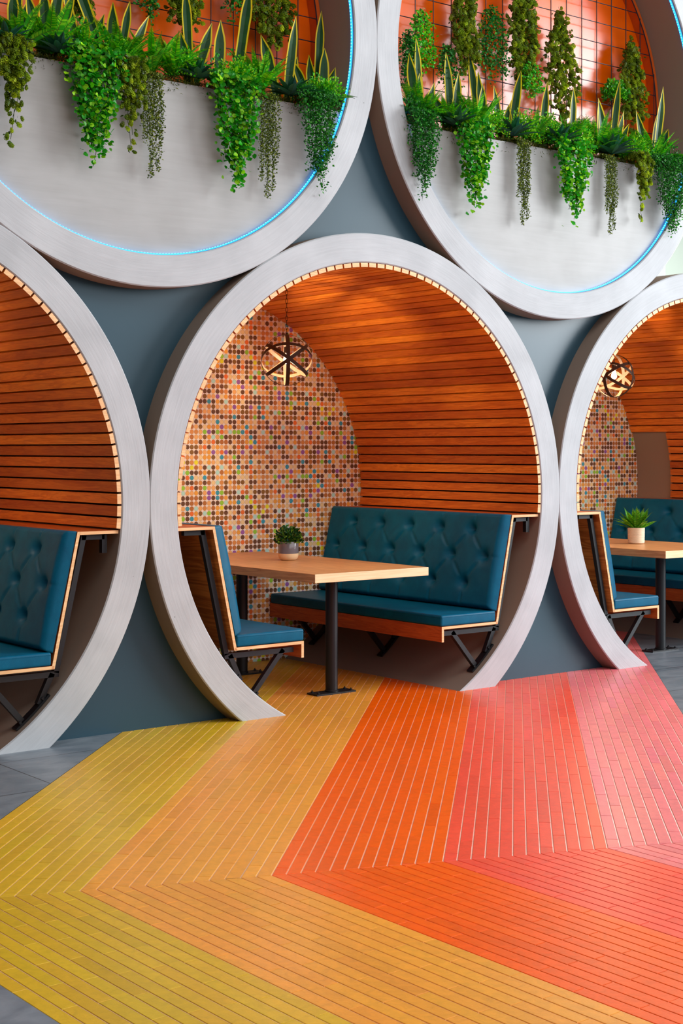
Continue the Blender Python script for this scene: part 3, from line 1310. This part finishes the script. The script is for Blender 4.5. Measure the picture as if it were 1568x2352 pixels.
def hops_from(mb, st, step, jit, size=(0.026, 0.040), dark=1.0):
    P, T = along(st, step, jit)
    n = len(P)
    dirs = np.stack([rng.normal(0, 0.45, n), rng.normal(-0.35, 0.35, n), rng.normal(-0.9, 0.35, n)], 1)
    X, Y, Z = frames(dirs, 0.4)
    mb.blocks(CONE, CONE_F, P, X, Y, Z, rng.uniform(*size, n), tint([c*dark for c in G_OLIVE], n, 0.25, [c*dark for c in G_OLIVE2], 0.55), CONE_C)
    m = n
    P2 = P+rng.normal(0, 0.010, P.shape)
    X, Y, Z = frames(dirs+rng.normal(0, 0.5, dirs.shape), 0.5)
    mb.blocks(SML, SML_F, P2, X*0.9, Y, Z, rng.uniform(0.018, 0.030, n), tint(rgb(62, 84, 26), n, 0.3))


def hops_trail(x, w, zt, zb, label, y=-0.03):
    mb = MB()
    st = strands(x, y, PZ+0.04, w*0.75, (PZ+0.04-zb)*0.62, 9, 0.09, 0.75)
    long_ = strands(x-w*0.05, y, PZ+0.04, w*0.28, PZ+0.04-zb, 3, 0.09, 0.9)
    vines(mb, st+long_)
    hops_from(mb, st, 0.016, (0.018, 0.014, 0.01), (0.026, 0.042))
    hops_from(mb, long_, 0.034, (0.018, 0.008, 0.01), (0.026, 0.040))
    return plant(mb, 'hop_vine', label, 'trailing plant', 'hop plants over the planter edge', (x, y, PZ))


def free_strands(x, y, zt, zb, w, n, wt=0.25, off=None):
    out = []
    for i in range(n):
        u = (i+0.5)/n*2-1
        L = (zt-zb)*(1-0.35*abs(u))*rng.uniform(0.72, 1.0)
        k = max(8, int(L/0.03))
        ph = rng.uniform(0, 6)
        pts = []
        for j in range(k+1):
            q = j/k
            sp_ = wt+(1-wt)*min(1, q*1.9)
            pts.append((x+u*w*0.40*sp_+0.008*math.sin(ph+q*7), y-0.025*math.sin(q*PI*0.5)+rng.normal(0, 0.004), zt-0.10*(zt-zb)*abs(u)*1.3-L*q))
        out.append(np.array(pts))
    return out


def hops_wall(x, w, zt, zb, label, wt=0.3, y=0.255):
    mb = MB()
    st = free_strands(x, y, zt, zb, w, 9, wt)
    vines(mb, st)
    hops_from(mb, st, 0.0125, (0.014, 0.018, 0.01), (0.028, 0.046), 0.85)
    return plant(mb, 'hop_vine', label, 'hanging plant', 'hop garlands hanging on the wire grids', (x, y, zt))


def leafy_wall(x, w, zt, zb, label, c1=G_DARK, c2=G_DARK2, size=(0.014, 0.022), wt=0.45, y=0.25, n_st=14, step=0.006):
    mb = MB()
    st = free_strands(x, y, zt, zb, w, n_st, wt)
    vines(mb, st)
    P, T = along(st, step, (0.014, 0.016, 0.008))
    n = len(P)
    dirs = np.stack([rng.normal(0, 0.8, n), rng.normal(-0.6, 0.5, n), rng.normal(-0.5, 0.6, n)], 1)
    X, Y, Z = frames(dirs, 0.5)
    mb.blocks(LEAF, LEAF_F, P, X*0.85, Y, Z, rng.uniform(*size, n), tint(c1, n, 0.28, c2, 0.4))
    return plant(mb, 'ivy_vine', label, 'hanging plant', 'leafy garlands hanging on the wire grids', (x, y, zt))


def bush(x, y, z, rx, rz, label, c1=G_FERN, c2=G_FERN2, n=900, size=(0.010, 0.017), ry=0.08):
    n = int(n*1.35)
    mb = MB()
    u = nrm(rng.normal(0, 1, (n, 3)))
    u[:, 2] = np.where(u[:, 2] < -0.2, -u[:, 2], u[:, 2])
    rad = rng.random((n, 1))**0.35*(1+0.18*np.sin(u[:, :1]*9+x*5)*np.cos(u[:, 2:]*7))
    P = np.array([x, y, z])+u*rad*np.array([rx, ry, rz])
    X, Y, Z = frames(u+rng.normal(0, 0.5, (n, 3))+np.array([0, -0.2, 0.3]), 0.6)
    mb.blocks(SML, SML_F, P, X*1.3, Y, Z, rng.uniform(*size, n), tint(c1, n, 0.28, c2, 0.55))
    for i in range(14):
        q = P[rng.integers(0, n)]
        mb.tube([(x+(q[0]-x)*0.3, y, z-0.02), tuple((np.array([x, y, z])+q)/2), tuple(q)], 0.0012, 4, col=(0.04, 0.07, 0.01), caps=False)
    return plant(mb, 'boxwood_bush', label, 'bush', 'small bright bushes between the trailing plants', (x, y, z))


def frond(mb, base, d, L, droop=0.5, pin=0.16, c1=G_FERN, c2=G_FERN2, wid=1.0):
    d = Vector(d).normalized()
    k = 26
    pts = []
    p = Vector(base)
    v_ = d.copy()
    for i in range(k+1):
        pts.append(p.copy())
        v_ = (v_+Vector((0, 0, -droop/k*1.3))).normalized()
        p = p+v_*(L/k)
    mb.tube([tuple(q) for q in pts[::3]]+[tuple(pts[-1])], 0.0012, 4, col=(0.10, 0.16, 0.02), caps=False)
    side0 = d.cross(Vector((0, 0, 1)))
    if side0.length < 0.1:
        side0 = Vector((1, 0, 0))
    side0.normalize()
    tw = rng.normal(0, 0.35)
    P, X, Y, Z, sc = [], [], [], [], []
    for i in range(2, k*2):
        q = i/(2*k)
        a = pts[min(k, i//2)]
        if i % 2:
            a = (a+pts[min(k, i//2+1)])/2
        t = (pts[min(k, i//2+1)]-pts[max(0, i//2-1)]).normalized()
        sd = Matrix.Rotation(tw, 3, t) @ side0
        nn = sd.cross(t).normalized()
        ln = L*pin*wid*(math.sin(PI*min(1, 0.10+q*0.93))**0.7)
        for s in (-1, 1):
            dd = (sd*s+t*0.45+nn*-0.12).normalized()
            P.append(tuple(a))
            Y.append(tuple(dd))
            X.append(tuple(t*0.62))
            Z.append(tuple(nn))
            sc.append(max(0.004, ln))
    n = len(P)
    FT = [(0, 0, 0), (0.22, .12, 0.02), (0.16, .7, 0.02), (0, 1, 0), (-0.16, .7, 0.02), (-0.22, .12, 0.02)]
    cols = tint(c1, n, 0.10, c2, 0.5)
    g = rng.uniform(0.75, 1.25)
    cols = [(c[0]*g, c[1]*g, c[2]*g) for c in cols]
    mb.blocks(FT, [(0, 1, 2, 3), (0, 3, 4, 5)], np.array(P), np.array(X), np.array(Y), np.array(Z), sc, cols)


def fern(x, y, z, L, label, n=13, up=0.9, cat='fern', group='ferns in the upper planters', pin=0.16):
    mb = MB()
    for i in range(n):
        a = 2*PI*i/n+rng.normal(0, 0.2)
        el = rng.uniform(0.7, 3.0)*up
        d_ = (math.cos(a), math.sin(a)*0.7-0.15, el)
        frond(mb, (x+0.01*math.cos(a), y+0.01*math.sin(a), z), d_, L*rng.uniform(0.75, 1.1), rng.uniform(0.5, 1.1), pin)
    return plant(mb, 'fern', label, cat, group, (x, y, z))


def blade(mb, base, d, L, w, bend=0.2, yellow=rgb(232, 208, 30), green=rgb(34, 78, 38), twist=0.3, vee=0.15, margin=0.27, point=0.72, face=None):
    d = Vector(d).normalized()
    up = Vector((0, 0, 1))
    fc = Vector(face) if face else Vector((-0.45, -1, 0))
    k = 14
    p = Vector(base)
    rows = []
    v_ = d.copy()
    ph = rng.uniform(0, 6)
    for i in range(k+1):
        q = i/k
        t = v_
        z = (fc-t*fc.dot(t)).normalized()
        z = Matrix.Rotation(twist*(q-0.3), 3, t) @ z
        xx = t.cross(z)
        if q < point:
            ww = w*(0.62+0.38*math.sin(PI*0.5*min(1, q/point*1.25)))
        else:
            ww = w*max(0.0, 1-((q-point)/(1-point))**1.5)
        ww = max(ww, 0.0012)
        wav = 1+0.06*math.sin(ph+q*11)
        hw = ww*0.5*wav
        mg = min(hw*0.6, w*margin*0.5)
        rows.append([p-xx*hw+z*hw*vee*2, p-xx*(hw-mg)+z*(hw-mg)*vee*2, p, p+xx*(hw-mg)+z*(hw-mg)*vee*2, p+xx*hw+z*hw*vee*2])
        v_ = (v_+Vector((d.x*0.6, d.y*0.6-0.02, -0.5))*bend/k*1.6*q*1.5).normalized()
        p = p+v_*(L/k)
    b = len(mb.v)
    for r in rows:
        mb.v.extend([tuple(q) for q in r])
    for i in range(k):
        band_ = 0.82+0.30*rng.random()
        g = tuple(c*band_ for c in green)
        for j in range(4):
            mb.f.append([b+i*5+j, b+i*5+j+1, b+(i+1)*5+j+1, b+(i+1)*5+j])
            mb.mi.append(0)
            mb.c.append(yellow if j in (0, 3) else g)


def snake(x, w, zt, label, n=4, y=0.15, lean=0.0, first=None):
    mb = MB()
    H = zt-PZ+0.02
    for i in range(n):
        u = ((i+0.5)/n*2-1) if n > 1 else 0
        h = H*(1.0 if i == n//2 else rng.uniform(0.5, 0.85))
        d_ = (u*0.34*min(1.4, w/0.2)+lean*0.2+rng.normal(0, 0.13), rng.normal(-0.03, 0.08), 1)
        blade(mb, (x+u*w*0.16, y+rng.uniform(-0.02, 0.02), PZ-0.03), d_, h, rng.uniform(0.046, 0.064), rng.uniform(0, 0.25), twist=rng.normal(0, 0.5))
    if n > 3:
        sgn = 1 if rng.random() < 0.6 else -1
        blade(mb, (x+sgn*0.02, y-0.02, PZ-0.02), (sgn*0.9, -0.1, 0.7), H*0.5, 0.03, 0.5, twist=0.4)
    return plant(mb, 'snake_plant', label, 'snake plant', 'snake plants in the upper planters', (x, y, PZ))


def agave(x, w, zt, label, y=0.055, green=rgb(36, 84, 62)):
    mb = MB()
    for ringi, (n, el, l) in enumerate(((9, 0.12, 1.0), (8, 0.6, 0.88), (6, 1.4, 0.72), (4, 3.5, 0.5))):
        for i in range(n):
            a = 2*PI*(i+0.5*(ringi % 2))/n+rng.normal(0, 0.1)
            L = w*0.50*l*rng.uniform(0.9, 1.1)
            g = tuple(c*rng.uniform(0.7, 1.35) for c in green)
            blade(mb, (x+0.012*math.cos(a), y+0.010*math.sin(a), PZ+0.035), (math.cos(a), math.sin(a)*0.8-0.1, el+0.1), L, w*0.135, 0.35,
                  yellow=tuple(c*1.3 for c in g), green=g, twist=0.0, vee=0.22, margin=0.10, point=0.35, face=(0, -0.15, 1))
    return plant(mb, 'agave', label, 'succulent', 'agave rosettes at the planter edges', (x, y, PZ))


# --- trailing over the planter edges
hops_trail(-2.27, 0.20, 3.40, 2.86, 'olive hop vine at the far left end of the left planter, trailing down the plate')
euc(-1.84, 0.30, 3.56, 2.83, 'widest bright round-leaved vine on the left planter, left of the olive hop sprays')
hops_trail(-1.63, 0.17, 3.40, 2.91, 'olive hop vine tucked against the right side of a bright round-leaved vine')
pearls(-1.49, 0.15, 2.83, 'olive string plant near the middle of the left planter, hanging in two tails')
euc(-1.00, 0.29, 3.53, 2.79, 'bright round-leaved vine on the left planter, left of the three-tailed string plant')
pearls(-0.77, 0.15, 2.80, 'olive string plant with three tails between bright and dark vines of the left planter')
darkvine(-0.45, 0.30, 3.45, 2.85, 'dark small-leaved vine spilling over the right end of the left planter')
darkvine(0.31, 0.25, 3.52, 2.90, 'dark small-leaved vine at the left end of the right planter')
euc(0.72, 0.27, 3.50, 2.86, 'bright round-leaved vine on the right planter, next to its left-end dark vine')
pearls(1.16, 0.13, 2.84, 'slim olive string plant between the two bright vines of the right planter')
euc(1.57, 0.31, 3.48, 2.85, 'yellow-green round-leaved vine right of the centre of the right planter', bright=1.15)
pearls(1.96, 0.13, 2.85, 'slim olive string plant between a bright vine and hops on the right planter')
hops_trail(2.25, 0.16, 3.42, 2.95, 'olive hop vine next to the right-end dark vine of the right planter')
darkvine(2.54, 0.40, 3.52, 2.88, 'big dark small-leaved vine at the right end of the right planter', n_st=30)

# --- hanging on the wire grids
hops_wall(-1.79, 0.16, 4.05, 3.58, 'dark hop garland behind the ferns at the left of the left grid')
leafy_wall(-1.37, 0.18, 4.20, 3.64, 'thin leafy garland near the top left of the left grid')
hops_wall(-1.15, 0.24, 4.20, 3.60, 'hop garland in the middle of the left grid, beside a tall snake leaf')
leafy_wall(-0.84, 0.17, 4.20, 3.74, 'narrow leafy garland behind the tallest single snake leaf, left grid')
hops_wall(-0.55, 0.32, 4.16, 3.60, 'broad hop garland at the right of the left grid')
leafy_wall(0.55, 0.22, 4.12, 3.66, 'bright leafy garland at the left edge of the right grid', G_FERN, G_FERN2)
leafy_wall(0.44, 0.16, 3.97, 3.52, 'dark leafy garland squeezed against the left rim of the right grid')
leafy_wall(0.76, 0.22, 3.94, 3.60, 'low dark leafy garland between two hop garlands, left part of the right grid')
hops_wall(0.90, 0.22, 4.50, 3.68, 'tall hop garland, the leftmost of those on the right grid', 0.8)
leafy_wall(1.14, 0.30, 4.25, 3.70, 'wide airy leafy garland between two tall hop garlands on the right grid', G_DARK, G_DARK2, (0.015, 0.023), 0.6)
hops_wall(1.41, 0.26, 4.55, 3.66, 'tall hop garland running off the top of the right grid, above bright leaves', 0.8)
leafy_wall(1.45, 0.22, 3.94, 3.66, 'bright leafy tuft at the foot of a tall hop garland', rgb(40, 150, 20), rgb(130, 206, 30), y=0.22)
hops_wall(1.76, 0.38, 4.34, 3.60, 'widest hop garland, spreading like a cone in the middle of the right grid', 0.12)
bush(2.30, 0.24, 3.83, 0.12, 0.11, 'round bright leafy ball on the right grid behind snake leaves', rgb(36, 130, 22), rgb(110, 190, 30), 700, (0.016, 0.024), 0.06)
hops_wall(2.47, 0.26, 4.27, 3.60, 'narrow hop garland at the right edge of the right grid', 0.12)

# --- snake plants
for x, w, zt, n, lab in (
    (-2.17, 0.14, 3.86, 3, 'snake plant at the far left edge of the left planter, among ferns'),
    (-2.00, 0.16, 3.84, 4, 'snake plant second from the left edge of the left planter'),
    (-1.80, 0.14, 3.84, 3, 'snake plant directly behind the top of the widest bright vine'),
    (-1.62, 0.22, 3.92, 5, 'snake plant of broad dark leaves against the orange panel, left planter'),
    (-1.16, 0.13, 3.92, 3, 'snake plant with a thin leaf crossing a hop garland, left planter'),
    (-1.00, 0.07, 3.78, 1, 'single leaning snake leaf left of the tallest single leaf, left planter'),
    (-0.89, 0.07, 3.98, 1, 'tallest single snake leaf, standing straight behind a bright vine of the left planter'),
    (-0.55, 0.14, 3.86, 3, 'snake plant with one broad leaf next to the broad hop garland'),
    (-0.31, 0.22, 3.97, 5, 'large fanned snake plant at the right end of the left planter'),
    (0.45, 0.16, 3.94, 4, 'two-leaved tall snake plant at the left end of the right planter'),
    (0.72, 0.26, 3.88, 4, 'spreading snake plant second from the left in the right planter'),
    (0.95, 0.12, 3.92, 3, 'broad upright snake leaf between two hop garlands, right planter'),
    (1.17, 0.22, 3.84, 4, 'snake plant with a folded tip in front of the tall hop garland, right planter'),
    (1.47, 0.24, 3.80, 4, 'low snake plant in front of the cone-shaped hop garland'),
    (1.76, 0.12, 3.81, 1, 'single snake leaf leaning right in the middle of the right planter'),
    (2.12, 0.28, 3.93, 5, 'snake plant in front of the round leafy ball, right planter'),
    (2.57, 0.28, 3.93, 5, 'snake plant at the right end of the right planter')):
    snake(x, w, zt, lab, n)

# --- agaves
for x, w, lab in (
    (-2.28, 0.26, 'dark agave rosette at the left edge of the picture'),
    (-2.00, 0.26, 'dark agave rosette left of the widest bright vine'),
    (-1.20, 0.27, 'agave rosette between the two bright vines of the left planter'),
    (-0.60, 0.29, 'blue-green agave rosette near the right end of the left planter'),
    (0.62, 0.30, 'agave rosette next to the left-end dark vine of the right planter'),
    (1.10, 0.32, 'agave rosette right of the first bright vine of the right planter'),
    (1.50, 0.33, 'agave rosette left of the yellow-green vine, right planter'),
    (2.00, 0.36, 'large agave rosette below snake leaves near the right of the right planter')):
    agave(x, w*1.12, 3.5, lab, y=0.018)

# --- ferns
for x, L, lab in (
    (-2.18, 0.23, 'fern at the far left edge of the left planter'),
    (-2.02, 0.24, 'fern second from the left edge of the left planter'),
    (-1.84, 0.20, 'fern behind the head of the widest bright vine'),
    (-1.62, 0.23, 'fern right of the widest bright vine'),
    (-1.44, 0.24, 'fern above the two-tailed string plant'),
    (-1.31, 0.22, 'fern left of the agave in the middle of the left planter'),
    (-0.76, 0.23, 'light green fern above the three-tailed string plant'),
    (-0.32, 0.15, 'fern at the right rim of the left planter'),
    (0.40, 0.25, 'fern above the left-end dark vine of the right planter'),
    (0.62, 0.20, 'fern behind the left agave of the right planter'),
    (0.84, 0.27, 'fern above the first bright vine of the right planter'),
    (1.35, 0.21, 'fern left of the yellow-green vine on the right planter'),
    (1.68, 0.23, 'fern behind the yellow-green vine of the right planter'),
    (1.92, 0.25, 'fern left of the large right agave'),
    (2.20, 0.22, 'fern right of the large right agave'),
    (2.50, 0.24, 'fern fanning out over the right-end dark vine')):
    fern(x, 0.085, PZ+0.035, L*1.18, lab, 24, pin=0.105)

# --- small bushes
for x, rx, rz, lab in (
    (-1.27, 0.12, 0.13, 'small green bush left of the middle agave, left planter'),
    (-1.66, 0.10, 0.12, 'small green bush behind the hop sprays of the left planter'),
    (-0.92, 0.16, 0.14, 'small green bush behind the second bright vine of the left planter'),
    (-0.34, 0.17, 0.13, 'small bright bush below the fanned snake plant'),
    (0.98, 0.10, 0.13, 'small bright bush right of the first bright vine, right planter'),
    (1.24, 0.13, 0.16, 'bright yellow-green bush above the first slim string plant, right planter'),
    (1.44, 0.12, 0.17, 'bright yellow-green bush left of the yellow-green vine, right planter'),
    (1.72, 0.14, 0.16, 'bright bush right of the yellow-green vine, right planter'),
    (2.28, 0.15, 0.14, 'bright bush above the hop vine of the right planter')):
    yg = 'yellow' in lab or 'bright' in lab
    bush(x, 0.055, PZ+0.05, rx, rz, lab, rgb(60, 168, 20) if yg else G_FERN, rgb(176, 226, 36) if yg else G_FERN2)

# --- moss along the plate's top edge
for x0, x1, side in ((-2.35, -0.22, 'left'), (0.25, 2.75, 'right')):
    mb = MB()
    n = 5200
    xs = rng.uniform(x0, x1, n)
    clump = 0.5+0.5*np.sin(xs*9.0)*np.cos(xs*23)
    P = np.stack([xs, rng.uniform(0.03, 0.085, n), PZ+0.006+rng.random(n)*0.03*clump], 1)
    dr = (rng.random(n) < 0.16*clump)
    P[dr, 1] = rng.uniform(0.022, 0.036, dr.sum())
    P[dr, 2] = PZ-rng.random(dr.sum())**2.2*0.07
    X, Y, Z = frames(rng.normal(0, 1, (n, 3))+np.array([0, -0.3, 0.1]), 0.7)
    mb.blocks(SML, SML_F, P, X*0.35, Y, Z, rng.uniform(0.012, 0.024, n), tint(rgb(66, 78, 26), n, 0.35, rgb(120, 124, 50), 0.4))
    o = plant(mb, 'moss', 'olive moss tufts along the top edge of the %s planter' % side, 'moss', None, ((x0+x1)/2, 0.05, PZ))
    o['kind'] = 'stuff'

# ------------------------------------------------------------------ potted plants on the tables
root = empty('potted_plant', (0.086, 0.975, 0.7505), 'small leafy plant in a grey and cream two-tone pot on the middle table', 'potted plant')
mb = MB()
mb.lathe([(0.0, 0.0), (0.045, 0.001), (0.058, 0.012), (0.0635, 0.028), (0.064, 0.044)], 0, 0, 48)
mb.build('pot_base', 'clay', root, smooth=True)
mb = MB()
mb.lathe([(0.0641, 0.044), (0.0643, 0.112), (0.062, 0.117), (0.059, 0.114), (0.058, 0.098), (0.0, 0.098)], 0, 0, 48)
mb.build('pot_body', 'glaze', root, smooth=True, angle=50)
mb = MB()
n = 620
u = nrm(rng.normal(0, 1, (n, 3)))
u[:, 2] = np.abs(u[:, 2])*1.0-0.08
P = np.array([0, 0, 0.115])+u*rng.random((n, 1))**0.4*np.array([0.088, 0.088, 0.105])
X, Y, Z = frames(u+rng.normal(0, 0.4, (n, 3))+np.array([0, 0, 0.3]), 0.5)
mb.blocks(LEAF, LEAF_F, P, X*0.7, Y, Z, rng.uniform(0.014, 0.022, n), tint(rgb(26, 72, 20), n, 0.4, rgb(124, 160, 40), 0.35))
for i in range(26):
    q = P[i]
    mb.tube([(0, 0, 0.095), tuple(q)], 0.0014, 4, col=(0.05, 0.08, 0.02), caps=False)
mb.build('foliage', 'leaf', root)

root = empty('potted_plant', (D+0.058, 0.70, 0.7505), 'fern in a cream ribbed pot on the right table', 'potted plant')
mb = MB()
prof = [(0.0, 0.0), (0.052, 0.001), (0.058, 0.006)]
for i in range(16):
    z = 0.008+i*0.0068
    r_ = 0.0590+0.0020*i/16
    prof += [(r_, z), (r_+0.0016, z+0.0022), (r_+0.0016, z+0.0046), (r_, z+0.0066)]
prof += [(0.0625, 0.1175), (0.057, 0.118), (0.056, 0.102), (0.0, 0.102)]
mb.lathe(prof, 0, 0, 48)
mb.build('pot', 'ribpot', root, smooth=True, angle=60)
mb = MB()
for i in range(26):
    a = 2*PI*i/26*1.9+rng.normal(0, 0.2)
    el = rng.uniform(0.35, 3.0)
    frond(mb, (0.012*math.cos(a), 0.012*math.sin(a), 0.10), (math.cos(a), math.sin(a), el), rng.uniform(0.15, 0.20), rng.uniform(0.15, 0.6), 0.13,
          rgb(60, 140, 24), rgb(140, 200, 40))
mb.build('fronds', 'leaf', root)

# ------------------------------------------------------------------ what shows past the right end of the wall
mb = MB()
mb.box(1.5, 16, 5.0, 5.1, 0, 8)
o = mb.build('wall_back', 'palewall')
props(o, 'pale wall far behind the rings at the right edge', 'wall', kind='structure')

mb = MB()
mb.box(7.6, 8.14, 4.6, 4.9, 0, 3.56)
o = mb.build('trim_1', 'frame_grey')
props(o, 'grey post in front of the pale far wall at the right edge', 'post', kind='structure')
